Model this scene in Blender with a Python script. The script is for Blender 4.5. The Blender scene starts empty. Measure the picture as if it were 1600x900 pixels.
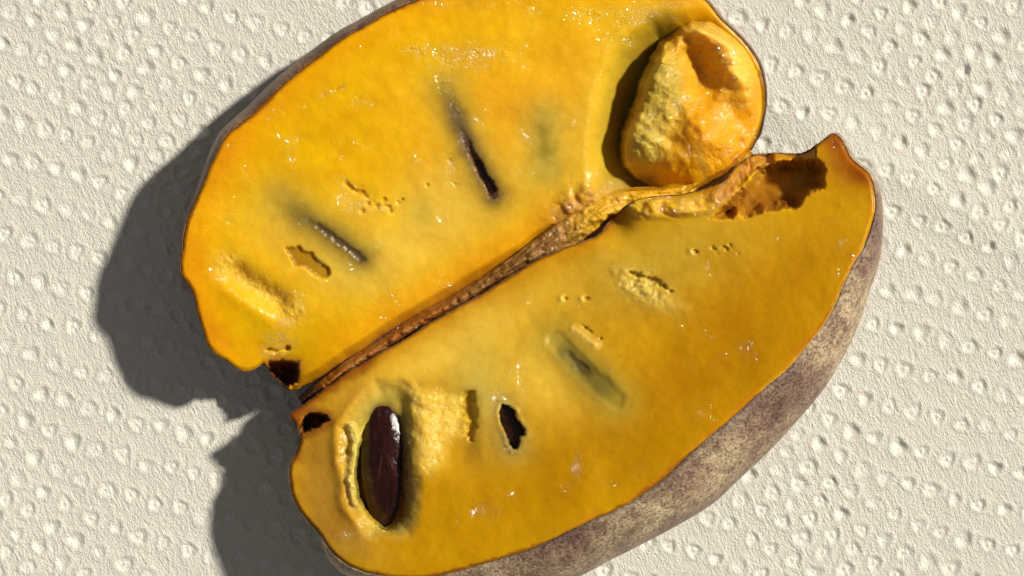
import bpy, math, random
import numpy as np
random.seed(7); rng = np.random.RandomState(7)
sc = bpy.context.scene
CM = 0.01            # the scene is laid out in centimetres and written in metres
H = 40.0             # camera height in cm

# ------------------------------------------------------------------ camera, world, sun, exposure
cam = bpy.data.cameras.new("camera"); cam.sensor_width = 36; cam.lens = 90
cam.clip_start = 0.01; cam.clip_end = 10
co = bpy.data.objects.new("camera", cam); sc.collection.objects.link(co)
co.location = (0, 0, H*CM); sc.camera = co
W = bpy.data.worlds.new("World"); sc.world = W; W.use_nodes = True
bg = W.node_tree.nodes['Background']
bg.inputs['Color'].default_value = (1.0, 0.96, 0.92, 1); bg.inputs['Strength'].default_value = 0.14
SUN_AZ, SUN_EL = math.radians(27), math.radians(42)
sl = bpy.data.lights.new("sun", 'SUN'); sl.energy = 5.0; sl.angle = math.radians(3.6); sl.color = (1.0, 0.93, 0.80)
so = bpy.data.objects.new("sun", sl); sc.collection.objects.link(so)
from mathutils import Vector
sd = Vector((math.cos(SUN_EL)*math.cos(SUN_AZ), math.cos(SUN_EL)*math.sin(SUN_AZ), math.sin(SUN_EL)))
so.rotation_euler = sd.to_track_quat('Z', 'Y').to_euler(); so.location = sd*0.5
vs = sc.view_settings; vs.view_transform = 'Standard'; vs.look = 'None'; vs.gamma = 1; vs.exposure = 0.05
vs.use_curve_mapping = False

# ------------------------------------------------------------------ numeric helpers
TAB = rng.rand(8, 256, 256)
def vn(x, y, k=0):
    t = TAB[k % 8]; xi = np.floor(x).astype(int); yi = np.floor(y).astype(int)
    fx = x-xi; fy = y-yi; fx = fx*fx*(3-2*fx); fy = fy*fy*(3-2*fy)
    a = t[xi & 255, yi & 255]; b = t[(xi+1) & 255, yi & 255]; c = t[xi & 255, (yi+1) & 255]; d = t[(xi+1) & 255, (yi+1) & 255]
    return (a*(1-fx)+b*fx)*(1-fy)+(c*(1-fx)+d*fx)*fy
def fbm(x, y, f=1.0, o=4, k=0, g=0.5):
    s = 0; a = 1; n = 0
    for i in range(o):
        s = s+a*(vn(x*f+17.3*i+k*5.1, y*f+9.1*i, k+i)-0.5); n += a; a *= g; f *= 2.03
    return s/n*2
def sst(e0, e1, x):
    t = np.clip((x-e0)/(e1-e0), 0, 1); return t*t*(3-2*t)
def catmull(P, closed=True, sub=12):
    P = np.array(P, float); n = len(P); out = []
    rngi = range(n if closed else n-1)
    for i in rngi:
        if closed: p0, p1, p2, p3 = P[i-1], P[i], P[(i+1) % n], P[(i+2) % n]
        else: p0, p1, p2, p3 = P[max(i-1, 0)], P[i], P[i+1], P[min(i+2, n-1)]
        for k in range(sub):
            t = k/sub
            out.append(0.5*((2*p1)+(-p0+p2)*t+(2*p0-5*p1+4*p2-p3)*t*t+(-p0+3*p1-3*p2+p3)*t**3))
    if not closed: out.append(P[-1])
    return np.array(out)
def resample(P, n, closed=True):
    Q = np.vstack([P, P[:1]]) if closed else P
    L = np.r_[0, np.cumsum(np.hypot(*np.diff(Q, axis=0).T[:2]))]
    t = np.linspace(0, L[-1], n, endpoint=not closed)
    return np.stack([np.interp(t, L, Q[:, i]) for i in range(Q.shape[1])], 1)
def sdf(u, v, poly):        # signed px distance to a polygon, negative inside
    poly = np.array(poly, float); d = np.full(u.shape, 1e9); ins = np.zeros(u.shape, bool); n = len(poly)
    for i in range(n):
        a = poly[i]; b = poly[(i+1) % n]; e = b-a
        t = np.clip(((u-a[0])*e[0]+(v-a[1])*e[1])/max(e@e, 1e-9), 0, 1)
        d = np.minimum(d, (u-a[0]-t*e[0])**2+(v-a[1]-t*e[1])**2)
        c = (a[1] > v) != (b[1] > v)
        ins ^= c & (u < e[0]*(v-a[1])/(e[1] if abs(e[1]) > 1e-9 else 1e-9)+a[0])
    return np.where(ins, -1, 1)*np.sqrt(d)
def dline(u, v, pts):       # px distance to an open polyline and the 0..1 place along it
    pts = np.array(pts, float); d = np.full(u.shape, 1e9); s = np.zeros(u.shape); n = len(pts)-1
    for i in range(n):
        a = pts[i]; b = pts[i+1]; e = b-a
        t = np.clip(((u-a[0])*e[0]+(v-a[1])*e[1])/(e@e), 0, 1)
        q = (u-a[0]-t*e[0])**2+(v-a[1]-t*e[1])**2
        s = np.where(q < d, (i+t)/n, s); d = np.minimum(d, q)
    return np.sqrt(d), s
def blob(u, v, cx, cy, rx, ry, deg=0, p=2):
    a = math.radians(deg); x = (u-cx)*math.cos(a)+(v-cy)*math.sin(a); y = -(u-cx)*math.sin(a)+(v-cy)*math.cos(a)
    return np.exp(-((x/rx)**2+(y/ry)**2)**(p/2))
def P3(u, v, z):            # a place seen at photo position (u, v) and lying at height z (cm)
    f = (H-z)/H
    return np.stack([(u-800)/100*f, (450-v)/100*f, z], -1)
def lin(c):
    c = np.array(c, float)/255
    return np.where(c <= 0.04045, c/12.92, ((c+0.055)/1.055)**2.4)
class Skin:                 # colour and wetness carried per vertex
    def __init__(s, n, c): s.c = np.tile(lin(c), (n, 1)); s.w = np.zeros(n)
    def mix(s, c, w): w = np.clip(w, 0, 1)[:, None]; s.c = s.c*(1-w)+lin(c)*w

def mesh_obj(name, co3, faces, mat, parent=None, col=None, wet=None, smooth=True):
    me = bpy.data.meshes.new(name); co3 = np.asarray(co3, float)*CM
    me.vertices.add(len(co3)); me.vertices.foreach_set('co', co3.astype(np.float32).ravel())
    if isinstance(faces, np.ndarray):
        faces = [faces]
    tot = sum(f.size for f in faces)
    me.loops.add(tot); me.loops.foreach_set('vertex_index', np.concatenate([f.ravel() for f in faces]).astype(np.int32))
    sizes = np.concatenate([np.full(len(f), f.shape[1]) for f in faces]); st = np.r_[0, np.cumsum(sizes)[:-1]]
    me.polygons.add(len(sizes)); me.polygons.foreach_set('loop_start', st.astype(np.int32))
    me.update(calc_edges=True); me.validate()
    me.polygons.foreach_set('use_smooth', np.full(len(me.polygons), smooth))
    if col is not None:
        a = me.color_attributes.new('tint', 'FLOAT_COLOR', 'POINT')
        a.data.foreach_set('color', np.c_[col, np.ones(len(col))].astype(np.float32).ravel())
    if wet is not None:
        a = me.attributes.new('wet', 'FLOAT', 'POINT'); a.data.foreach_set('value', wet.astype(np.float32))
    me.materials.append(mat)
    o = bpy.data.objects.new(name, me); sc.collection.objects.link(o)
    if parent: o.parent = parent
    return o
def ring_faces(nr, n):      # quads between nr closed rings of n
    i = np.arange(n); j = (i+1) % n; out = []
    for r in range(nr-1):
        out.append(np.stack([r*n+i, r*n+j, (r+1)*n+j, (r+1)*n+i], 1))
    return np.concatenate(out)
def axis_feet(O, A, B):     # where each outline point meets the long axis
    A = np.array(A, float); B = np.array(B, float); e = B-A
    t = np.clip(((O-A)@e)/(e@e), 0, 1); return A+t[:, None]*e
def patch_grid(O, A, B, nr):
    F = axis_feet(O, A, B); s = np.linspace(0, 1, nr)
    s = 1-(1-s)**1.15
    P = F[None]+(O-F)[None]*(1-s)[:, None, None]      # ring 0 is the outline
    P[-1] = F
    return P.reshape(-1, 2), (1-s).repeat(len(O))

# ------------------------------------------------------------------ node helpers
def new_mat(name):
    m = bpy.data.materials.new(name); m.use_nodes = True; nt = m.node_tree
    return m, nt, nt.nodes['Principled BSDF']
def N(nt, t, **kw):
    n = nt.nodes.new(t)
    for k, v in kw.items():
        if k in n.inputs: n.inputs[k].default_value = v
        else: setattr(n, k, v)
    return n
def coords(nt, scale=(1, 1, 1), rot=(0, 0, 0)):
    t = N(nt, 'ShaderNodeTexCoord'); m = N(nt, 'ShaderNodeMapping')
    m0 = N(nt, 'ShaderNodeMapping'); m0.inputs['Rotation'].default_value = rot
    m.inputs['Scale'].default_value = tuple(100*s for s in scale)
    nt.links.new(t.outputs['Object'], m0.inputs[0]); nt.links.new(m0.outputs[0], m.inputs[0]); return m.outputs[0]
def noise(nt, vec, sc_, det=4, rough=0.55, dist=0):
    n = N(nt, 'ShaderNodeTexNoise', Scale=sc_, Detail=det, Roughness=rough, Distortion=dist)
    nt.links.new(vec, n.inputs['Vector']); return n.outputs['Fac']
def ramp(nt, fac, stops):
    r = N(nt, 'ShaderNodeValToRGB'); e = r.color_ramp.elements
    e[0].position, e[0].color = stops[0][0], (*stops[0][1], 1)
    e[1].position, e[1].color = stops[-1][0], (*stops[-1][1], 1)
    for p, c in stops[1:-1]:
        q = e.new(p); q.color = (*c, 1)
    nt.links.new(fac, r.inputs[0]); return r.outputs[0]
def g3(v): return (v, v, v)
def math_(nt, op, a, b=None, c=None):
    n = N(nt, 'ShaderNodeMath', operation=op)
    for i, x in enumerate((a, b, c)):
        if x is None: continue
        if isinstance(x, (int, float)): n.inputs[i].default_value = x
        else: nt.links.new(x, n.inputs[i])
    return n.outputs[0]
def mixc(nt, fac, a, b, mode='MIX'):
    n = N(nt, 'ShaderNodeMix', data_type='RGBA', blend_type=mode)
    for i, x in ((0, fac), (6, a), (7, b)):
        if isinstance(x, (int, float)): n.inputs[i].default_value = x
        elif isinstance(x, tuple): n.inputs[i].default_value = (*x, 1)
        else: nt.links.new(x, n.inputs[i])
    return n.outputs[2]
def bump(nt, h, strength, dist, prev=None):
    b = N(nt, 'ShaderNodeBump', Strength=strength, Distance=dist*CM); nt.links.new(h, b.inputs['Height'])
    if prev is not None: nt.links.new(prev, b.inputs['Normal'])
    return b.outputs[0]
def attr(nt, name):
    a = N(nt, 'ShaderNodeAttribute'); a.attribute_name = name; return a

def N_sep(nt, c):
    n = N(nt, 'ShaderNodeSeparateColor'); nt.links.new(c, n.inputs[0]); return n.outputs[0]

def flesh_material(name, sss=0.6, rough=(0.20, 0.36), bmp=1.0):
    m, nt, b = new_mat(name); v = coords(nt)
    tint = attr(nt, 'tint'); wet = attr(nt, 'wet').outputs['Fac']
    n1 = noise(nt, v, 1.3, 5, 0.55, 0.3); n2 = noise(nt, v, 6.5, 5, 0.68, 0.5)
    mul = ramp(nt, n1, [(0.32, (0.90, 0.84, 0.70)), (0.68, (1.04, 1.07, 1.10))])
    c = mixc(nt, 1.0, tint.outputs['Color'], mul, 'MULTIPLY')
    mul2 = ramp(nt, n2, [(0.32, (0.955, 0.935, 0.88)), (0.68, (1.03, 1.045, 1.12))])
    c = mixc(nt, 1.0, c, mul2, 'MULTIPLY')
    nt.links.new(c, b.inputs['Base Color'])
    b.inputs['Subsurface Weight'].default_value = sss
    b.inputs['Subsurface Radius'].default_value = (1.0, 0.75, 0.25)
    b.inputs['Subsurface Scale'].default_value = 0.20*CM
    b.inputs['IOR'].default_value = 1.36; b.inputs['Specular IOR Level'].default_value = 0.3
    # fine grain everywhere, glistening beads where the flesh is torn and wet
    f1 = noise(nt, v, 30, 4, 0.62); f2 = noise(nt, v, 6, 3, 0.5); f3 = noise(nt, v, 2.2, 3, 0.5)
    vo = N(nt, 'ShaderNodeTexVoronoi', Scale=6.5)
    dv = N(nt, 'ShaderNodeVectorMath', operation='MULTIPLY_ADD'); nn = N(nt, 'ShaderNodeTexNoise', Scale=8.0, Detail=3)
    nt.links.new(v, nn.inputs['Vector']); nt.links.new(nn.outputs['Color'], dv.inputs[0]); dv.inputs[1].default_value = (0.22, 0.22, 0.22); nt.links.new(v, dv.inputs[2])
    nt.links.new(dv.outputs[0], vo.inputs['Vector'])
    h = math_(nt, 'ADD', math_(nt, 'MULTIPLY', f2, 0.22), math_(nt, 'MULTIPLY', f1, 0.10))
    dome = ramp(nt, vo.outputs['Distance'], [(0.0, g3(1)), (0.16, g3(0.85)), (0.34, g3(0.0))])
    keep = ramp(nt, N_sep(nt, vo.outputs['Color']), [(0.50, g3(0)), (0.56, g3(1))])
    wv = math_(nt, 'MULTIPLY', math_(nt, 'ADD', math_(nt, 'MULTIPLY', math_(nt, 'MULTIPLY', dome, keep), 0.35), math_(nt, 'MULTIPLY', f1, 0.22)), wet)
    patchy = math_(nt, 'MULTIPLY', ramp(nt, f3, [(0.54, g3(0)), (0.68, g3(1))]), f1)
    h = math_(nt, 'ADD', h, wv); h = math_(nt, 'ADD', h, math_(nt, 'MULTIPLY', patchy, 0.15))
    nt.links.new(bump(nt, h, 0.9*bmp, 0.035), b.inputs['Normal'])
    r = ramp(nt, noise(nt, v, 5, 3, 0.6), [(0.35, g3(rough[0])), (0.65, g3(rough[1]))])
    cn = noise(nt, v, 8.5, 2, 0.5, 0.6); cn2 = noise(nt, v, 2.4, 2, 0.5)
    cw = math_(nt, 'ADD', math_(nt, 'MULTIPLY', wet, 1.0), ramp(nt, cn2, [(0.60, g3(0.0)), (0.74, g3(0.35))]))
    ch = math_(nt, 'MULTIPLY', math_(nt, 'MULTIPLY', cn, cw), 1.25)
    nt.links.new(bump(nt, ch, 1.0, 0.20), b.inputs['Coat Normal'])
    b.inputs['Coat IOR'].default_value = 1.6; b.inputs['Coat Roughness'].default_value = 0.09
    cwt = N(nt, 'ShaderNodeClamp'); nt.links.new(math_(nt, 'MULTIPLY', cw, 1.3), cwt.inputs[0]); nt.links.new(cwt.outputs[0], b.inputs['Coat Weight'])
    rr = mixc(nt, wet, r, (0.10, 0.10, 0.10)); nt.links.new(rr, b.inputs['Roughness'])
    return m
M_FLESH = flesh_material('pawpaw_flesh')
M_PULP = flesh_material('torn_pulp', 0.8, (0.2, 0.4), 1.1)
M_SEAM = flesh_material('browned_seam', 0.12, (0.25, 0.5), 1.3)

def skin_material():
    m, nt, b = new_mat('pawpaw_skin'); v = coords(nt)
    big = noise(nt, v, 0.9, 5, 0.6, 0.5); mid = noise(nt, v, 3.4, 6, 0.68, 0.8); fine = noise(nt, v, 22, 5, 0.7)
    tint = attr(nt, 'tint').outputs['Color']
    c = ramp(nt, big, [(0.32, tuple(lin((112, 84, 76)))), (0.48, tuple(lin((156, 132, 106)))), (0.64, tuple(lin((192, 172, 136))))])
    blot = ramp(nt, mid, [(0.47, g3(0)), (0.60, g3(0.5)), (0.74, g3(0.9))])
    c = mixc(nt, blot, c, tuple(lin((92, 62, 52))))
    vv = coords(nt, (1, 1, 1)); vo = N(nt, 'ShaderNodeTexVoronoi', Scale=2.6); vo.feature = 'DISTANCE_TO_EDGE'
    wv = N(nt, 'ShaderNodeVectorMath', operation='ADD'); nn = N(nt, 'ShaderNodeTexNoise', Scale=3.0, Detail=4); nt.links.new(vv, nn.inputs['Vector'])
    nt.links.new(vv, wv.inputs[0]); nt.links.new(nn.outputs['Color'], wv.inputs[1]); nt.links.new(wv.outputs[0], vo.inputs['Vector'])
    crack = ramp(nt, vo.outputs['Distance'], [(0.0, g3(0.55)), (0.03, g3(0.0))])
    c = mixc(nt, math_(nt, 'MULTIPLY', crack, ramp(nt, big, [(0.42, g3(1)), (0.52, g3(0))])), c, tuple(lin((80, 58, 44))))
    sp = ramp(nt, fine, [(0.38, (0.42, 0.36, 0.35)), (0.50, g3(0.95)), (0.62, (1.38, 1.36, 1.32))])
    c = mixc(nt, 1.0, c, sp, 'MULTIPLY'); c = mixc(nt, 1.0, c, tint, 'MULTIPLY')
    nt.links.new(c, b.inputs['Base Color']); b.inputs['Roughness'].default_value = 0.42
    h = math_(nt, 'ADD', math_(nt, 'MULTIPLY', mid, 1.0), math_(nt, 'MULTIPLY', fine, 0.5))
    nt.links.new(bump(nt, h, 0.6, 0.05), b.inputs['Normal'])
    return m
M_SKIN = skin_material()

def seed_material():
    m, nt, b = new_mat('seed_coat'); v = coords(nt, (0.55, 1.5, 1.0), (0, 0, 0))
    n1 = noise(nt, v, 5, 5, 0.65, 1.2); v2 = coords(nt)
    c = ramp(nt, n1, [(0.35, tuple(lin((26, 7, 5)))), (0.6, tuple(lin((44, 13, 9))))])
    film = ramp(nt, noise(nt, v, 3.2, 6, 0.75, 2.5), [(0.56, g3(0)), (0.78, g3(0.3))])
    c = mixc(nt, film, c, tuple(lin((150, 110, 92))))
    nt.links.new(c, b.inputs['Base Color']); b.inputs['Roughness'].default_value = 0.14; b.inputs['Specular IOR Level'].default_value = 0.4
    h = math_(nt, 'ADD', n1, math_(nt, 'MULTIPLY', noise(nt, v2, 9, 3, 0.6), 0.6))
    nt.links.new(bump(nt, h, 0.35, 0.04), b.inputs['Normal'])
    return m
M_SEED = seed_material()

def towel_material():
    m, nt, b = new_mat('paper_towel_fibre')
    v = coords(nt); r = coords(nt, (20, 6.0, 1), (0, 0, math.radians(-24)))
    crepe = noise(nt, r, 1.0, 4, 0.6, 0.5); r2 = coords(nt, (42, 20, 1), (0, 0, math.radians(-15)))
    fine = noise(nt, r2, 1.0, 4, 0.7, 0.8); big = noise(nt, v, 0.35, 3, 0.5)
    c = ramp(nt, fine, [(0.3, (0.76, 0.74, 0.675)), (0.7, (0.91, 0.89, 0.825))])
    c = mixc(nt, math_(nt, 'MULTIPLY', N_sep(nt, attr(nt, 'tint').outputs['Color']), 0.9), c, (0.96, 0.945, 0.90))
    nt.links.new(c, b.inputs['Base Color']); b.inputs['Roughness'].default_value = 0.85
    b.inputs['Specular IOR Level'].default_value = 0.25
    iso = noise(nt, v, 26, 4, 0.7)
    h = math_(nt, 'ADD', math_(nt, 'MULTIPLY', crepe, 0.85), math_(nt, 'MULTIPLY', fine, 0.6)); h = math_(nt, 'ADD', h, math_(nt, 'MULTIPLY', iso, 0.8))
    nt.links.new(bump(nt, h, 1.0, 0.05), b.inputs['Normal'])
    return m
M_TOWEL = towel_material()

# ------------------------------------------------------------------ the paper towel
def build_towel():
    def lines(a, b, step, out):
        L = [np.arange(a, b+1e-6, step)]; x = b; s = step
        R = []
        while x < out: s *= 1.12; x += s; R.append(x)
        x = a; s = step; Q = []
        while x > -out: s *= 1.12; x -= s; Q.append(x)
        return np.r_[Q[::-1], L[0], R]
    X = lines(-8.2, 8.2, 0.0185, 12); Y = lines(-4.7, 4.7, 0.0185, 9)
    gx, gy = np.meshgrid(X, Y)
    z = 0.05*fbm(gx, gy, 0.22, 3, 1)+0.012*fbm(gx, gy, 1.3, 3, 2)
    z += 0.007*fbm(gx*3.2+gy*1.2, gy*1.0, 1.6, 3, 3)+0.05*np.exp(-((gx*.5+gy*.86-4.5)/.35)**2)
    g_ = np.zeros_like(z)
    a = math.radians(-24); ca, sa = math.cos(a), math.sin(a)
    for i in range(-60, 61):
        for j in range(-40, 41):
            p, q = i*0.385, j*0.47
            x = p*ca-q*sa; y = p*sa+q*ca
            ph = 2*math.pi*(x*0.16+y*0.10)
            x0 = x+0.14*math.sin(ph*0.9+1.0)+random.gauss(0, 0.014); y0 = y+0.30*math.sin(ph+0.6)+random.gauss(0, 0.022)
            if abs(x0) > 11 or abs(y0) > 8.3: continue
            kind = random.random(); r0 = random.uniform(0.070, 0.098); dep = random.uniform(0.036, 0.072)
            if x0 < 0: dep *= 0.72
            if kind < 0.12: dep *= 0.35
            i0, i1 = np.searchsorted(X, [x0-0.3, x0+0.3]); j0, j1 = np.searchsorted(Y, [y0-0.3, y0+0.3])
            if i1 <= i0 or j1 <= j0: continue
            sx = gx[j0:j1, i0:i1]-x0; sy = gy[j0:j1, i0:i1]-y0
            an = np.arctan2(sy, sx); wob = 1+0.08*np.sin(an*2+random.uniform(0, 6))+0.09*np.sin(an*3+random.uniform(0, 6))
            r = np.hypot(sx, sy)/wob
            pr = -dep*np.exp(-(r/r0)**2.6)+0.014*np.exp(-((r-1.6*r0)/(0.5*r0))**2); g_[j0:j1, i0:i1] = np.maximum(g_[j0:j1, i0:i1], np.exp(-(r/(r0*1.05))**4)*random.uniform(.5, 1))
            if kind > 0.40: pr += dep*0.9*np.exp(-(r/(0.5*r0))**2)
            z[j0:j1, i0:i1] += pr
    nx, ny = len(X), len(Y)
    ii = (np.arange(ny-1)[:, None]*nx+np.arange(nx-1)[None]).ravel()
    F = np.stack([ii, ii+1, ii+1+nx, ii+nx], 1)
    z -= 0.03
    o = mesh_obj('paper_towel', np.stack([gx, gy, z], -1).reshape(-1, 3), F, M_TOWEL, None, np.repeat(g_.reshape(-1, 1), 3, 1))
    o['label'] = 'white paper towel with rows of embossed dimples, lying under the cut fruit'; o['category'] = 'paper towel'
    return o
build_towel()

# ------------------------------------------------------------------ outlines in photo pixels
HX, HY = 460.0, 620.0; NX, NY = 0.472, 0.882            # hinge line and its normal
UP_FACE = [(284, 425), (286, 385), (293, 345), (308, 310), (319, 286), (333, 253), (353, 214), (377, 194), (393, 180), (421, 153), (453, 124),
    (489, 95), (531, 64), (567, 43), (602, 23), (645, 4), (705, -18), (780, -36), (860, -46), (940, -44), (1020, -28), (1075, -12), (1104, 3), (1126, 30),
    (1160, 63), (1180, 90), (1191, 118), (1195, 155), (1191, 187), (1183, 215), (1172, 236), (1150, 262), (1122, 284), (1085, 300), (1030, 318),
    (985, 335), (930, 350), (890, 358), (850, 370), (818, 394), (778, 418), (734, 445), (697, 467), (653, 492), (607, 520), (575, 542), (540, 562), (510, 583), (484, 598),
    (458, 609), (440, 600), (424, 584), (415, 569), (403, 573), (388, 580), (370, 575), (352, 561), (336, 552), (324, 536), (317, 512), (309, 488), (305, 466), (297, 447)]
UP_WIDE = [(0, 5), (300, 3), (333, 9), (377, 13), (421, 13), (453, 14), (531, 13), (602, 12), (645, 14), (780, 18), (940, 12), (1075, 6), (1104, 4), (1195, 2)]
LO_FACE = [(455, 647), (479, 631), (500, 613), (520, 600), (545, 580), (560, 573), (591, 554), (622, 537), (663, 511), (697, 491), (728, 473), (759, 456), (796, 432), (840, 407),
    (871, 392), (911, 378), (935, 368), (955, 345), (985, 318), (1020, 308), (1060, 305), (1100, 296), (1130, 284), (1150, 262), (1173, 244), (1207, 240), (1253, 240), (1277, 227),
    (1292, 216), (1303, 211), (1314, 220), (1330, 249), (1357, 273), (1366, 300), (1368, 323), (1363, 345), (1350, 385), (1334, 412), (1317, 448), (1296, 494), (1270, 530),
    (1232, 575), (1200, 602), (1146, 650), (1100, 689), (1065, 720), (1025, 757), (975, 790), (925, 812), (872, 838), (823, 860), (747, 883), (690, 898),
    (640, 903), (592, 898), (555, 887), (524, 868), (498, 833), (472, 802), (456, 771), (453, 728), (464, 706), (470, 682), (462, 664)]
LO_SIL = {(1366, 300): (1372, 300), (1368, 323): (1376, 330), (1363, 345): (1376, 365), (1350, 385): (1374, 400), (1334, 412): (1368, 425), (1317, 448): (1357, 455),
    (1296, 494): (1342, 503), (1270, 530): (1318, 555), (1232, 575): (1288, 605), (1200, 602): (1256, 645), (1146, 650): (1206, 700), (1100, 689): (1155, 748), (1065, 720): (1115, 785),
    (1025, 757): (1068, 815), (975, 790): (1010, 846), (925, 812): (955, 874), (872, 838): (898, 904), (823, 860): (845, 925), (747, 883): (765, 942), (690, 898): (700, 948),
    (640, 903): (640, 938), (592, 898): (585, 920), (555, 887): (545, 900), (524, 868): (516, 876)}

def make_outline(face, n, wide):
    F = np.array(face, float); c = F.mean(0)
    W_ = []
    nxt = np.roll(F, -1, 0)-np.roll(F, 1, 0); nn = np.stack([nxt[:, 1], -nxt[:, 0]], 1); nn /= np.linalg.norm(nn, axis=1)[:, None]
    if ((F-c)*nn).sum() < 0: nn = -nn
    for i, p in enumerate(face): W_.append(wide(i, p, nn[i], F[i]))
    S = catmull(np.c_[F, np.array(W_)], True, 10)
    S = resample(S, n)
    return S[:, :2], S[:, 2:]

def s_of(u, v): return ((u-HX)*NX+(v-HY)*NY)/100

# ---- faces of the two halves
def up_height(u, v): s = -s_of(u, v); return 1.42+0.04*s-0.045*(u-380)/100-.32*blob(u, v, 410, 600, 80, 70)
def lo_height(u, v): s = s_of(u, v); return 1.46+0.18*np.maximum(s, -0.6)+0.055*(u-460)/100-.18*sst(590, 440, u)*sst(640, 720, v)-.08*sst(620, 460, u)

NOTCH = [(1108, 342), (1143, 343), (1153, 334), (1163, 341), (1187, 336), (1193, 330), (1210, 331), (1227, 325), (1240, 329), (1250, 324), (1258, 309), (1268, 303), (1280, 300),
         (1288, 295), (1289, 278), (1293, 266), (1288, 254), (1274, 247), (1255, 249), (1225, 250), (1200, 252), (1182, 262), (1172, 283), (1150, 300), (1130, 322)]
HOLE = [(784, 631), (795, 634), (804, 642), (806, 653), (813, 662), (820, 672), (819, 679), (812, 681), (812, 690), (808, 700), (802, 702), (795, 691), (790, 675), (784, 664), (780, 645)]
UPSTEM = [(420, 566), (440, 563), (466, 566), (469, 585), (464, 598), (447, 606), (430, 596), (415, 580)]
LOSTEM = [(476, 650), (490, 645), (512, 650), (514, 657), (500, 666), (486, 672), (468, 680), (466, 668)]

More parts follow.
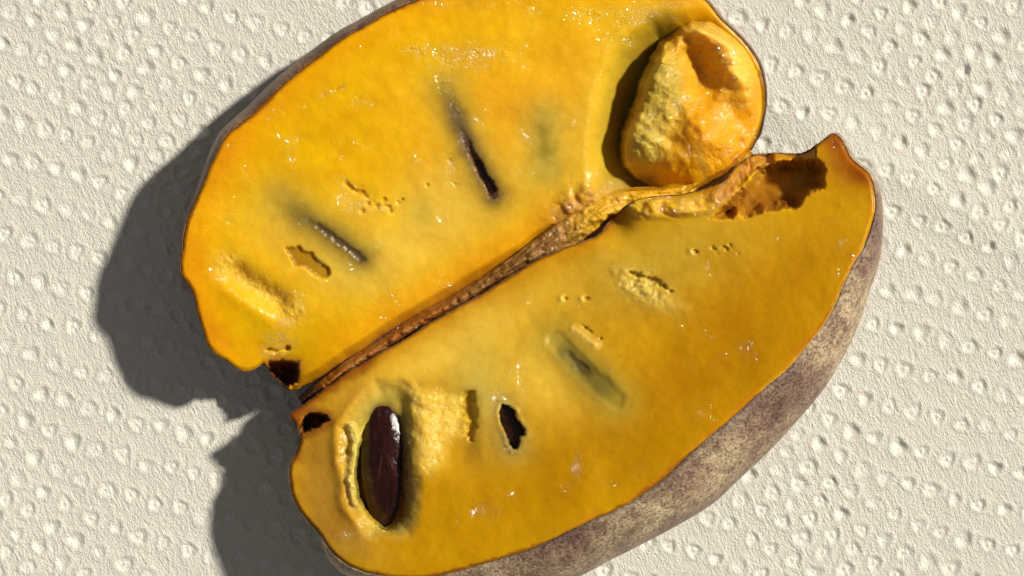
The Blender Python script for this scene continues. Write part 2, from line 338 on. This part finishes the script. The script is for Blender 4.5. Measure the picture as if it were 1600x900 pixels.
def paint_upper(u, v, ed, z, K):
    n1 = fbm(u, v, 0.012, 4, 1); n2 = fbm(u, v, 0.05, 4, 2); n3 = fbm(u, v, 0.16, 3, 3)
    s = -s_of(u, v)
    z += 0.030*n1+0.004*n2+0.001*n3
    # ground tint: orange outside, paler and yellower at the core
    K.mix((238, 178, 40), 0.75*blob(u, v, 820, 170, 230, 140, -28)*(1+0.4*n1))
    K.mix((238, 196, 72), 0.65*blob(u, v, 720, 330, 190, 55, -30)+0.5*blob(u, v, 930, 200, 45, 110, 15))
    K.mix((234, 196, 92), 0.6*blob(u, v, 500, 395, 120, 45, 25)+0.6*blob(u, v, 690, 300, 60, 50)+0.5*blob(u, v, 640, 385, 120, 45, -20))
    K.mix((236, 158, 8), 0.45*sst(70, 10, ed+18*n1))
    K.mix((224, 150, 20), 0.5*sst(1.0, 0.1, s)*sst(560, 700, u))
    K.mix((196, 112, 12), 0.55*sst(9, 0, ed+8*n2+5*n1)); K.mix((130, 66, 18), 0.6*sst(3, 0, ed+3*n3+8*n1))
    K.mix((216, 128, 12), 0.5*blob(u, v, 300, 420, 26, 70)+0.6*blob(u, v, 330, 520, 22, 45, -30)+0.5*blob(u, v, 350, 240, 26, 70, 35))
    K.mix((190, 120, 40), 0.55*sst(26, 2, ed)*sst(470, 520, u)*sst(390, 430, v))
    K.mix((170, 108, 40), 0.7*blob(u, v, 900, 335, 55, 24, -25))
    # grey shade of seeds lying just under the surface
    d, t = dline(u, v, [(696, 140), (712, 180), (735, 235), (757, 278), (772, 305)])
    K.mix((190, 160, 66), 0.85*np.exp(-(d/36)**2)); K.mix((128, 102, 54), 0.9*np.exp(-((d+5*n2)/19)**2)*sst(-.1, 0.2, t))
    wd = 2.5+7.5*t; dd = d+3.5*n2+1.5*n3; w = sst(wd, wd-5, dd)*sst(0.22, 0.5, t); K.mix((104, 82, 58), 0.85*np.exp(-((d+4*n3)/13)**2)*sst(.1, .4, t)); K.mix((78, 44, 34), 0.95*w); z -= 0.13*sst(wd+.5, wd-4, dd)*sst(0.3, 0.7, t)*sst(1.02, 0.9, t)
    K.w += 0.8*sst(16, 6, d)
    d, t = dline(u, v, [(438, 310), (470, 336), (510, 362), (540, 384), (566, 404)])
    K.mix((196, 166, 66), 0.85*np.exp(-(d/38)**2)); K.mix((136, 114, 58), 0.9*np.exp(-((d+5*n2)/20)**2)*sst(-.1, .25, t))
    K.mix((92, 72, 54), 0.9*np.exp(-((d+4*n3)/8)**2)*sst(0.2, 0.5, t)); z -= 0.025*sst(6, 1, d+4*n3+2*n2)*sst(0.25, 0.45, t)
    d2, t = dline(u, v, [(852, 188), (848, 215), (854, 262)])
    K.mix((186, 170, 84), 0.8*np.exp(-(d2/34)**2)); K.mix((150, 128, 50), 0.7*sst(20, 0, d2+14*n2)*sst(0, .3, t)*sst(1.05, .7, t))
    K.mix((190, 172, 80), 0.5*blob(u, v, 655, 335, 22, 30, -50))
    # hollow under the left seed
    p = [(447, 388), (468, 385), (476, 392), (488, 396), (496, 407), (514, 420), (517, 430), (500, 434), (488, 426), (476, 416), (462, 414), (455, 404)]
    d = sdf(u, v, p)+2.5*n3; z -= 0.06*sst(3, -3.5, d); K.mix((172, 124, 14), 0.9*sst(4, -3, d)); K.w += 0.3*sst(5, 0, np.abs(d))
    # long wet dent near the tip
    d, t = dline(u, v, [(352, 412), (385, 440), (420, 462), (455, 486)])
    side = (u-400)*(-0.55)+(v-452)*0.83
    prof = np.exp(-(d/17)**2)*sst(0, .2, t)*sst(1.05, .8, t); z -= 0.16*prof; z += 0.035*np.exp(-((d-28)/15)**2)*sst(-8, 14, side)*sst(0, .25, t)*sst(1, .75, t)
    K.mix((248, 206, 96), 0.75*np.exp(-(d/20)**2)*(0.6+0.6*n2)); K.w += 1.0*np.exp(-(d/17)**2)
    z += 0.025*n3*np.exp(-(d/18)**2)
    # cracks and pits
    for pts, wd, dp, cc in (([(532, 276), (545, 292), (568, 304), (585, 318), (606, 322)], 5, 0.09, (224, 160, 40)), ([(632, 78), (648, 76), (660, 80), (668, 70)], 3.5, 0.07, (190, 110, 18)),
                        ([(545, 316), (552, 330)], 4, 0.07, (226, 170, 50)), ([(500, 150), (520, 142), (538, 134)], 3, 0.03, (222, 150, 24)),
                        ([(412, 545), (430, 549), (450, 544)], 5, 0.12, (180, 110, 24)), ([(703, 246), (706, 262)], 4, 0.05, (200, 165, 40)), ([(704, 284), (712, 288)], 4, 0.05, (200, 165, 40))):
        d, t = dline(u, v, pts); w = sst(wd, 0, d+2.2*n3+6*n2+1.5)*sst(0, .2, t); z -= .6*dp*w; K.mix(cc, .8*w); K.w += 0.5*sst(wd*3, wd, d)
    for (x, y, r) in ((590, 322, 5), (600, 312, 5), (622, 316, 5), (628, 312, 4), (566, 330, 6), (668, 289, 4), (610, 330, 4), (575, 318, 5)):
        w = sst(r, r*.4, np.hypot(u-x, v-y)+1.5*n3); z -= 0.035*w; K.mix((212, 164, 30), .5*w)
    K.mix((244, 200, 80), 0.6*blob(u, v, 560, 322, 36, 16, 30)); K.w += 0.9*blob(u, v, 560, 310, 26, 20, 40)
    for (x, y, a, b_) in ((750, 85, 60, 22), (960, 20, 70, 16), (1040, 10, 40, 20), (700, 120, 14, 10), (575, 160, 18, 8), (465, 215, 14, 8), (980, 60, 34, 10), (720, 5, 60, 8), (700, 440, 10, 6), (560, 155, 8, 8), (455, 470, 26, 18), (440, 530, 28, 24)):
        K.w += 0.55*blob(u, v, x, y, a, b_)
    # the hollow on the left of the torn pulp
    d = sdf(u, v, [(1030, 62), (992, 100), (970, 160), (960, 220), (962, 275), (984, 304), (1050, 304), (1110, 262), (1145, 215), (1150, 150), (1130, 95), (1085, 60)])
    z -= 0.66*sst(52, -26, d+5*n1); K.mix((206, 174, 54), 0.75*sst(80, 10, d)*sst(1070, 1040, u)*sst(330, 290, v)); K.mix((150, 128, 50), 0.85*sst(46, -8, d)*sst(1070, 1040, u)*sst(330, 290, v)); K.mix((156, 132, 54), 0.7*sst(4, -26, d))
    # the stalk end
    d = sdf(u, v, UPSTEM)+3*n3; z -= (0.50+.25*n2+.1*n3)*sst(3, -12, d); K.mix((128, 64, 40), 0.95*sst(3, -2, d)); K.mix((84, 40, 26), .7*(d < 0)*sst(0, .3, n3)); K.mix((190, 110, 26), 0.6*sst(14, 3, d)*(d > 2))
    # browned lumps at the end of the seam
    w = blob(u, v, 925, 318, 52, 30, -25); z += w*(0.06+0.30*np.abs(fbm(u, v, 0.03, 3, 5))); K.w += 0.8*w; K.mix((200, 140, 48), 0.5*w)
    z -= 0.20*sst(18, 0, ed)*((v > 350) & (u > 455)); z -= 0.03*sst(5, 0, ed)
    return z

def paint_lower(u, v, ed, z, K):
    n1 = fbm(u, v, 0.012, 4, 4); n2 = fbm(u, v, 0.05, 4, 5); n3 = fbm(u, v, 0.16, 3, 6)
    s = s_of(u, v)
    z += 0.030*n1+0.004*n2+0.001*n3
    K.mix((226, 172, 24), 0.45*sst(3.1, 1.5, s+0.5*n1))
    K.mix((208, 178, 70), 0.8*blob(u, v, 1010, 425, 150, 62, -18)*(1+.5*n2)); K.mix((210, 172, 52), 0.6*blob(u, v, 1110, 370, 80, 40))
    K.mix((236, 200, 76), 0.8*blob(u, v, 840, 560, 90, 50, 40)); K.mix((228, 184, 56), 0.7*blob(u, v, 840, 470, 90, 45, -30))
    K.mix((204, 136, 12), 0.5*sst(34, 4, ed+8*n2)*sst(1.8, 1.2, s)*sst(520, 580, u)*sst(960, 900, u))
    K.mix((244, 204, 84), 0.85*blob(u, v, 660, 575, 110, 36, -30)+.7*blob(u, v, 860, 600, 60, 60)+.6*blob(u, v, 760, 510, 90, 30, -30)); K.mix((214, 194, 104), 0.75*blob(u, v, 745, 610, 45, 80)); K.mix((206, 158, 66), 0.85*blob(u, v, 505, 745, 42, 110, -8)+0.7*blob(u, v, 560, 622, 40, 30, -30)+.6*blob(u, v, 550, 840, 60, 30, 30))  # last mix: tan left end, with the shade of its slope painted in
    K.mix((186, 128, 3), 0.75*blob(u, v, 1150, 520, 190, 90, -42)+.3*blob(u, v, 900, 740, 200, 60, -28))
    K.mix((200, 138, 16), 0.6*sst(16, 0, ed+5*n2)*(u > 900)); K.mix((184, 112, 26), 0.45*sst(7, 0, ed+8*n2+6*n1)); K.mix((120, 66, 26), 0.5*sst(2.5, 0, ed+3*n3+8*n1)); K.mix((214, 176, 110), 0.7*sst(3, 0, ed)*(u > 1190)*(v > 380))  # last mix paints a highlight along the right lip
    w = sst(22, 2, ed+6*n2)*sst(640, 560, u)*sst(680, 660, v); K.mix((150, 78, 24), 0.85*w)
    # peak at the right tip, browned
    K.mix((176, 104, 22), 0.9*blob(u, v, 1322, 252, 34, 44, -40)); K.mix((150, 70, 16), 0.85*blob(u, v, 1345, 275, 28, 14, 40)+.8*blob(u, v, 1306, 222, 14, 16))
    # basin round the large bare seed
    bas = [(590, 598), (560, 632), (532, 668), (535, 720), (545, 790), (580, 835), (640, 835), (652, 790), (655, 700), (650, 620), (625, 600)]
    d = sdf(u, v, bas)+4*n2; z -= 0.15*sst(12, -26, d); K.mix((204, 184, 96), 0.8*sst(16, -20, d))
    z += 0.04*np.exp(-((d-8)/9)**2)*sst(575, 540, u)
    cav = [(590, 640), (572, 665), (562, 700), (556, 740), (560, 778), (575, 806), (598, 826), (618, 828), (636, 808), (642, 775), (640, 730), (636, 690), (625, 652), (606, 636)]
    d = sdf(u, v, cav)
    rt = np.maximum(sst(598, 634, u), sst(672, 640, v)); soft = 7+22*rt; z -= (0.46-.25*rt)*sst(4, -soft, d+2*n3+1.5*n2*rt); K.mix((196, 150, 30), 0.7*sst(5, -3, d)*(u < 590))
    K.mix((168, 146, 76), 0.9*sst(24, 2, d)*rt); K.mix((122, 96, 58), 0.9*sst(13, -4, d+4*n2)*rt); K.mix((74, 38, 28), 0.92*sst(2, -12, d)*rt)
    d2, t = dline(u, v, [(548, 668), (556, 690), (551, 720), (548, 750), (556, 785)]); w = sst(12, 2, d2)
    z += 0.13*w*(0.8+.7*n2); K.mix((222, 204, 120), .7*w); K.w += .8*sst(13, 5, d2)
    K.w += 0.9*blob(u, v, 605, 828, 22, 8)
    # pale torn flesh, sunlit side painted brighter, and the ragged recess right of it
    d = sdf(u, v, [(650, 612), (700, 608), (722, 616), (720, 650), (718, 676), (690, 690), (680, 740), (662, 745), (655, 700)])+16*n2+10*n1+3*n3
    w = sst(14, -14, d); z += w*(0.035*n2+.012*n3); K.mix((246, 212, 96), .8*w); K.w += .9*w
    rg = sst(600, 625, v)*sst(760, 700, v); z += rg*sst(622, 646, u)*(0.09-0.17*sst(640, 722, u))*sst(758, 722, u)
    K.mix((244, 206, 92), .75*rg*sst(636, 655, u)*sst(712, 680, u))  # light on the sun-facing slope put into its colour
    d = sdf(u, v, [(726, 612), (742, 610), (746, 640), (744, 665), (738, 690), (726, 680), (724, 655), (718, 640)])+8*n2+4*n3
    z -= 0.09*sst(4, -8, d); K.mix((206, 168, 44), .85*sst(4, -3, d))
    K.mix((160, 146, 90), .8*blob(u, v, 800, 690, 34, 30, 50)+.6*blob(u, v, 790, 640, 24, 24)); 
    # torn hole over the second seed
    d = sdf(u, v, HOLE)+1.6*n3; z -= 0.42*sst(1.2, -2.8, d); K.mix((120, 84, 44), .9*sst(0, -3, d)); z += 0.03*np.exp(-((d-4)/4)**2)*(.3+1.6*np.abs(n2)); K.w += .9*np.exp(-((d-3)/5)**2)
    K.mix((150, 128, 64), .8*sst(8, 1, d)*(v > 665))
    # third seed under the surface
    d, t = dline(u, v, [(870, 532), (895, 560), (925, 590), (962, 624)])
    K.mix((188, 164, 66), .85*np.exp(-(d/38)**2)); K.mix((124, 112, 58), .9*np.exp(-((d+6*n2)/21)**2)*sst(-.1, .2, t)*sst(1.15, .8, t)); w = sst(10, 2, d+5*n2)*sst(.15, .3, t)*sst(.7, .5, t); K.mix((92, 80, 54), .75*w); z -= .035*w
    z -= 0.03*sst(20, 8, d+3*n2)
    # pale slits and ridges
    d, t = dline(u, v, [(888, 508), (905, 520), (925, 535), (940, 548)]); w = np.exp(-((d+5*n2+3*n3)/8)**2)*sst(0, .15, t)*sst(1, .8, t); z += (.022+.03*n2+.02*n3)*w; K.mix((240, 208, 122), .85*w)
    for pts, wd, dp in (([(897, 498), (915, 512), (938, 530)], 4.5, .07), ([(985, 425), (1005, 432), (1025, 441), (1048, 455)], 6, .10), ([(1015, 470), (1032, 476)], 4, .06), ([(1112, 387), (1122, 395), (1130, 385), (1136, 390)], 6, .06), ([(1141, 382), (1146, 390), (1154, 396)], 5, .05)):
        d, t = dline(u, v, pts); w = sst(wd, 0, d+3*n3+6*n2+1.0); z -= .7*dp*w; K.mix((176, 150, 50), .75*w)
    w = blob(u, v, 1005, 450, 52, 17, 28); z += .05*w*(.6+1.6*n2)+.03*n3*w; K.mix((228, 212, 130), .8*w*(.8+.8*n2)); K.w += .35*w
    for (x, y, r) in ((883, 466, 4), (915, 466, 6), (1086, 393, 4)):
        w = sst(r, r*.3, np.hypot((u-x)*.8, (v-y)*1.2)+3*n3); z -= .04*w; K.mix((190, 158, 48), .5*w); z += .03*np.exp(-((np.hypot(u-x+6, v-y)-1)/4)**2); K.mix((226, 210, 120), .6*blob(u, v, x-6, y+2, 5, 5))
    for (x, y, a, b_) in ((905, 730, 8, 24), (890, 760, 8, 8), (760, 800, 20, 14), (560, 835, 30, 10), (790, 620, 22, 10), (640, 700, 10, 60), (820, 590, 8, 30)):
        K.w += .6*blob(u, v, x, y, a, b_)
    # the open hollow beside the peak
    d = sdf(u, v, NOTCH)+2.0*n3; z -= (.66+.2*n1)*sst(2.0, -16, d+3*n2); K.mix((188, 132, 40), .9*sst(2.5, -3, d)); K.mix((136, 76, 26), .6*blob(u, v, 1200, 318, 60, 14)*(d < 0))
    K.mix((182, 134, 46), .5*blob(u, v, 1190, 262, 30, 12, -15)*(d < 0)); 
    # pulp along the upper rim of that hollow
    d, t = dline(u, v, [(1000, 322), (1060, 325), (1105, 318), (1135, 300), (1165, 266), (1200, 246)]); wd = 24-12*t
    w = sst(wd, wd*.3, d)*(sdf(u, v, NOTCH) > -2); z += w*(.05+.16*np.abs(fbm(u, v, .04, 3, 2))-.25*sst(.45, .95, t)); K.mix((246, 192, 30), .9*w*sst(.55, .4, t)); K.mix((206, 142, 54), .8*w*sst(.35, .6, t)); K.w += .9*w
    z -= .25*blob(u, v, 960, 350, 26, 20); K.mix((150, 92, 24), .75*blob(u, v, 952, 350, 26, 16, -45))
    z -= .35*sst(30, 0, ed)*(u > 1170)*(u < 1275)*(v < 280)
    # stalk end
    d = sdf(u, v, LOSTEM)+3*n3; z -= (.42+.2*n2)*sst(2, -7, d); K.mix((96, 46, 30), .95*sst(2, -2, d)); K.mix((150, 80, 34), .7*sst(16, 4, d)*(d > 1))
    # edge: turned down slightly; the right lip's highlight is in its colour
    z -= .03*sst(5, 0, ed)
    return z

def build_half(name, label, face, wide, A, B, height, paint, base, skin_tint, gain, N_=1150, NR=165):
    root = bpy.data.objects.new(name, None); sc.collection.objects.link(root)
    cx, cy = np.array(face).mean(0); loc = P3(np.array(cx), np.array(cy), np.array(0.0)); root.location = tuple(loc*CM)
    root['label'] = label; root['category'] = 'fruit half'; root['group'] = 'halves of the cut fruit'
    off = np.array([loc[0], loc[1], 0])
    O, Wd = make_outline(face, N_, wide)
    # small raggedness of the cut
    nn = np.roll(O, -1, 0)-np.roll(O, 1, 0); nn = np.stack([nn[:, 1], -nn[:, 0]], 1); nn /= np.linalg.norm(nn, axis=1)[:, None]
    if ((O-O.mean(0))*nn).sum() < 0: nn = -nn
    rag = 0.9*fbm(O[:, 0], O[:, 1], 0.06, 4, 2)+0.6*fbm(O[:, 0], O[:, 1], 0.3, 2, 3)
    rough_end = np.exp(-(np.hypot(O[:, 0]-450, O[:, 1]-620)/90)**2)+np.exp(-(np.hypot(O[:, 0]-1290, O[:, 1]-240)/60)**2)*.6
    rag *= 1+1.3*rough_end; O = O+nn*rag[:, None]; Wd = Wd+nn*rag[:, None]*.3
    Q, r = patch_grid(O, A, B, NR); u, v = Q[:, 0], Q[:, 1]
    ed = np.full(len(u), 1e9)
    step = O[::6]
    ed = -sdf(u, v, step)
    ed = np.where(r > 0.999, 0, np.maximum(ed, 0))
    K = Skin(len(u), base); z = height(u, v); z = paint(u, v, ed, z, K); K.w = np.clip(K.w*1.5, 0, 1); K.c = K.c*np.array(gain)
    X = P3(u, v, z)-off
    F = ring_faces(NR, N_)
    # a short turned-down hem so that the flesh has thickness at the rim
    hem = X[:N_].copy(); hem[:, 2] -= 0.25; feet = P3(*(O-nn*6).T, z[:N_])-off; hem[:, :2] = feet[:, :2]
    nv = len(X); X = np.vstack([X, hem]); i = np.arange(N_); j = (i+1) % N_
    F = np.vstack([F, np.stack([i, nv+i, nv+j, j], 1)])
    col = np.vstack([K.c, np.tile(lin((96, 50, 20)), (N_, 1))]); wet = np.r_[K.w, np.zeros(N_)]
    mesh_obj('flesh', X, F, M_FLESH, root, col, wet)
    # skin: from the rim out to the widest girth, then under to the towel
    zr = z[:N_].copy(); k = 9; zr = np.convolve(np.r_[zr[-k:], zr, zr[:k]], np.ones(2*k+1)/(2*k+1), 'valid')
    zr = np.minimum(zr, z[:N_]+0.01)
    zw = 0.52*np.clip(height(O[:, 0], O[:, 1]), 1.0, 9)
    feet = axis_feet(Wd, A, B); C_ = Wd+(feet-Wd)*0.62
    rings = []; tint = []; lip = O+nn*1.4
    R0 = P3(*(O-nn*1.0).T, zr-0.05)[:]; rings.append(R0); tint.append(np.full(N_, .5))
    R1 = P3(*lip.T, zr+0.004); rings.append(R1); tint.append(.65+1.1*sst(1170, 1230, O[:, 0])*sst(380, 420, O[:, 1])*(.6+.8*fbm(O[:, 0], O[:, 1], .2, 2, 1)))  # right-hand lip tinted lighter to carry its highlight
    Wp = P3(*Wd.T, zw); Cp = P3(*C_.T, np.full(N_, 0.0))
    for a in np.linspace(0.04, 1, 24):
        xy = R1[:, :2]+(Wp-R1)[:, :2]*np.sin(np.pi*a/2)**.85; zz = R1[:, 2]+(Wp-R1)[:, 2]*(a**1.25)
        rings.append(np.c_[xy, zz]); tint.append(np.full(N_, 1.0 if a > .1 else .85))
    for a in np.linspace(0.06, 1, 16):
        xy = Cp[:, :2]+(Wp-Cp)[:, :2]*math.cos(math.pi*a/2); zz = Wp[:, 2]*(1-math.sin(math.pi*a/2))
        rings.append(np.c_[xy, zz]); tint.append(np.ones(N_))
    Fp = P3(*feet.T, np.full(N_, 0.0)); rings.append(Cp+(Fp-Cp)*.99); rings[-1][:, 2] = 0; tint.append(np.ones(N_))
    R = np.vstack(rings)
    lump = 0.035*fbm(R[:, 0]*1.0+R[:, 2], R[:, 1]-R[:, 2], 1.4, 3, 1); R[2*N_:, 2] += lump[2*N_:]*(R[2*N_:, 2] > .1)
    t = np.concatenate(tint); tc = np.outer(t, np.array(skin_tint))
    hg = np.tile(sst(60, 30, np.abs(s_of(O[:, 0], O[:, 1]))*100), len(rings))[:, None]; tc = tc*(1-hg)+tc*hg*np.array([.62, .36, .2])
    sk = mesh_obj('skin', R-off, ring_faces(len(rings), N_)[:, ::-1], M_SKIN, root, tc, np.zeros(len(R)))
    return root, off

def up_wide(i, p, n, f):
    x, y = p
    if y < 240 and x < 1100 or (x < 340 and y < 330): w = np.interp(x, [q[0] for q in UP_WIDE], [q[1] for q in UP_WIDE])
    elif x > 1090 and y < 230: w = 3
    elif x < 300: w = 3
    elif x > 470: w = -16
    else: w = -4
    return f+n*w
def lo_wide(i, p, n, f):
    if p in LO_SIL: return np.array(LO_SIL[p], float)
    x, y = p
    return f+n*(-14 if x > 520 and y < 600 and x < 1280 else (-1 if x < 530 else 2))

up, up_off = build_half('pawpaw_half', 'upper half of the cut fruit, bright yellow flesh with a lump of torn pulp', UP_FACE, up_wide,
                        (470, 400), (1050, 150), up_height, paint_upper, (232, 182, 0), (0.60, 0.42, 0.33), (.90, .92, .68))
lo, lo_off = build_half('pawpaw_half', 'lower half of the cut fruit, showing a large bare brown seed and mottled skin', LO_FACE, lo_wide,
                        (620, 740), (1180, 430), lo_height, paint_lower, (203, 153, 0), (1.05, 1.06, 1.10), (.90, .89, .66))  # flesh base more olive, darkened too for this face's weaker sunlight

# ------------------------------------------------------------------ seeds
def seed(root, off, u, v, z, hl, hw, hh, deg, tilt=0):
    nu, nv_ = 48, 28; th = np.linspace(0, 2*np.pi, nu, endpoint=False); V = []
    for k in range(nv_+1):
        a = -np.pi/2+np.pi*k/nv_; x = hl*math.sin(a); r = max(math.cos(a), 0)**.62
        r *= 1+.07*math.sin(x/hl*2.2)
        V.append(np.c_[np.full(nu, x), hw*r*np.cos(th)*(1+.03*np.sin(th*3+x*3)), hh*r*np.sin(th)])
    V = np.vstack(V); V[:, 2] += .015*fbm(V[:, 0]+3, V[:, 1], 3, 3, 1); V[:, 1] += .05*hl*(V[:, 0]/hl)**2*.6
    o = mesh_obj('seed', V, ring_faces(nv_+1, nu), M_SEED, root)
    p = P3(np.array(float(u)), np.array(float(v)), np.array(float(z)))-off
    o.location = tuple(p*CM); o.rotation_euler = (0, math.radians(tilt), math.radians(-deg)); return o
def zl(u, v): return float(lo_height(np.array(float(u)), np.array(float(v))))
def zu(u, v): return float(up_height(np.array(float(u)), np.array(float(v))))
s1 = seed(lo, lo_off, 606, 732, zl(604, 730)-.46, .99, .41, .28, 85, 2)
s2 = seed(lo, lo_off, 800, 668, zl(800, 668)-.33, .62, .30, .20, 62)
s3 = seed(up, up_off, 752, 262, zu(752, 262)-.25, .70, .20, .17, 64)
s1['label'] = 'large bare glossy dark brown seed'; s2['label'] = 'dark seed seen through a torn hole'; s3['label'] = 'dark seed seen in a narrow slit'

# ------------------------------------------------------------------ torn pulp at the right end of the upper half
def pulp():
    poly = [(1024, 76), (1010, 104), (995, 130), (992, 152), (981, 176), (969, 206), (968, 235), (974, 262), (992, 288), (1035, 302), (1075, 300), (1112, 286), (1142, 264), (1168, 236), (1182, 210), (1190, 186), (1192, 155), (1188, 120), (1176, 90), (1157, 66), (1130, 44), (1100, 30), (1074, 30), (1048, 50)]
    n = 700; O = resample(catmull(poly), n); c = O.mean(0); d = (O-c); d /= np.linalg.norm(d, axis=1)[:, None]
    O = O+d*(5.0*fbm(O[:, 0], O[:, 1], .045, 4, 3)+0.6*fbm(O[:, 0], O[:, 1], .2, 2, 4))[:, None]*(O[:, 0] < 1100)[:, None]
    Q, r = patch_grid(O, (1050, 110), (1090, 230), 150); u, v = Q.T
    ed = np.maximum(-sdf(u, v, O[::3]), 0); ed[:n] = 0
    n1 = fbm(u, v, .02, 3, 1); n2 = fbm(u, v, .055, 4, 2); n3 = fbm(u, v, .16, 3, 3); ridged = 1-np.abs(fbm(u, v, .030, 4, 6))*2.2
    K = Skin(len(u), (246, 178, 20))
    free = sst(1075, 1035, u+.25*(v-180))               # 1 where the lump stands clear of the flesh, 0 where it grows out of it
    h = .02+.07*n1
    h += .34*blob(u, v, 1026, 140, 36, 74, 14)+.16*blob(u, v, 1000, 222, 30, 34)
    h += .40*blob(u, v, 1095, 212, 46, 52, -20)
    h += .25*blob(u, v, 1152+8*n2, 118, 22, 62, -20)+.10*np.abs(n1)+.30*blob(u, v, 1092, 50, 44, 18, 22)
    h -= .20*blob(u, v, 1092, 112, 24, 44, -8)
    h -= .60*blob(u, v, 1002, 284, 44, 26, 10)
    h -= .10*blob(u, v, 1068, 288, 20, 10)
    pale = np.clip(blob(u, v, 1032, 150, 46, 84, 12, 4)+blob(u, v, 1002, 240, 34, 36), 0, 1)*sst(1100, 1060, u+14*n1)
    rough = .25+.9*pale+.5*blob(u, v, 1130, 250, 60, 40)+.25*(v < 100)
    lumps = np.abs(fbm(u, v, .038, 2, 7)); h += .045*ridged*rough-.02; h += (.03*n2+.12*fbm(u, v, .026, 2, 7)+.002*n3)*(.2+.8*rough)
    K.mix((198, 178, 90), .92*pale); K.mix((196, 170, 84), .6*pale*sst(0, .5, -n2))
    K.mix((250, 206, 96), .8*(blob(u, v, 1150, 100, 26, 50, -20)+blob(u, v, 1090, 42, 40, 18, 25))); K.mix((246, 168, 10), .6*blob(u, v, 1090, 225, 40, 40))
    K.mix((226, 184, 90), .6*blob(u, v, 1096, 250, 8, 24, -15))
    K.mix((224, 158, 20), .6*blob(u, v, 1180, 160, 9, 50)+.7*blob(u, v, 1158, 222, 9, 8)); h -= .07*blob(u, v, 1158, 222, 8, 8)
    K.mix((150, 90, 24), .6*sst(4, 0, ed)*(u > 1150))
    edge = sst(-2, 20, ed)
    z = up_height(u, v)+np.where(h > 0, h*edge, h*sst(-6, 8, ed))-free*(.50*sst(12, 0, ed)**1.5)-(1-free)*.06*sst(6, 0, ed)
    K.w = np.clip(.45+.8*n1+.5*blob(u, v, 1110, 190, 40, 60)+.3*blob(u, v, 1140, 250, 40, 30)-.35*pale, 0, 1)
    mesh_obj('torn_pulp', P3(u, v, z)-up_off, ring_faces(150, n), M_PULP, up, K.c*np.array((.88, .89, .70)), K.w)
pulp()

# ------------------------------------------------------------------ browned wet seam between the halves
def seam():
    path = resample(catmull([(470, 628), (505, 603), (550, 570), (600, 540), (655, 503), (700, 479), (745, 453), (790, 425), (830, 400), (868, 376), (905, 354), (950, 330), (990, 318), (1040, 310), (1090, 299), (1140, 270), (1178, 242)], False), 520, False)
    tg = np.gradient(path, axis=0); tg /= np.linalg.norm(tg, axis=1)[:, None]; nr = np.stack([-tg[:, 1], tg[:, 0]], 1)
    t = np.linspace(0, 1, 520); half = np.interp(t, [0, .06, .2, .35, .5, .6, .68, .8, 1], [9, 12, 15, 15, 19, 30, 32, 20, 16]); m = 40
    w = np.linspace(-1, 1, m); u = path[:, None, 0]+nr[:, None, 0]*w[None]*half[:, None]; v = path[:, None, 1]+nr[:, None, 1]*w[None]*half[:, None]
    T = np.repeat(t[:, None], m, 1); Wm = np.repeat(w[None], 520, 0)
    u, v, T, Wm = u.ravel(), v.ravel(), T.ravel(), Wm.ravel()
    n1 = fbm(u, v, .05, 3, 3); n2 = fbm(u, v, .12, 3, 4)
    lum = np.abs(fbm(u, v, .055, 3, 2))*1.5; fib = fbm(T*24, Wm*3.5, 1, 4, 5)
    T = T*1.0; T0 = T; T = np.minimum(T/.68, 1.4); z = 1.16-.030*(u-460)/100+.24*np.exp(-(Wm*1.5)**2)+.08*lum*np.exp(-(Wm*1.6)**2)*sst(.62, .45, T)+.10*fib*sst(.45, .7, T)+.04*n2+.14*sst(.6, .9, T)-.05*sst(.95, 1.15, T)
    z -= .35*sst(.75, 1, np.abs(Wm)); z -= .5*sst(.08, 0, T)
    K = Skin(len(u), (186, 112, 42)); K.mix((206, 140, 62), .7*sst(-.2, .5, n1)*sst(.65, .4, T)); K.mix((158, 118, 66), .85*sst(.42, .62, T)); K.mix((200, 160, 104), .6*sst(0, .5, fib)*sst(.42, .62, T))
    K.mix((96, 48, 20), .7*sst(.12, 0, T)+.5*sst(.6, 1, np.abs(Wm))); K.mix((196, 144, 56), .6*sst(.82, .95, T)); K.mix((240, 182, 36), .9*sst(.84, 1.0, T))
    K.w = np.clip(.25+.8*sst(.6, .45, T)*sst(.1, .2, T)+.4*sst(.75, .9, T), 0, 1)
    i = (np.arange(519)[:, None]*m+np.arange(m-1)[None]).ravel()
    mesh_obj('browned_seam', P3(u, v, z)-lo_off, np.stack([i, i+m, i+m+1, i+1], 1), M_SEAM, lo, K.c*np.interp(T0, [0, .6, .75, 1], [.66, .74, .95, .95])[:, None], K.w)
seam()
bpy.context.view_layer.update()
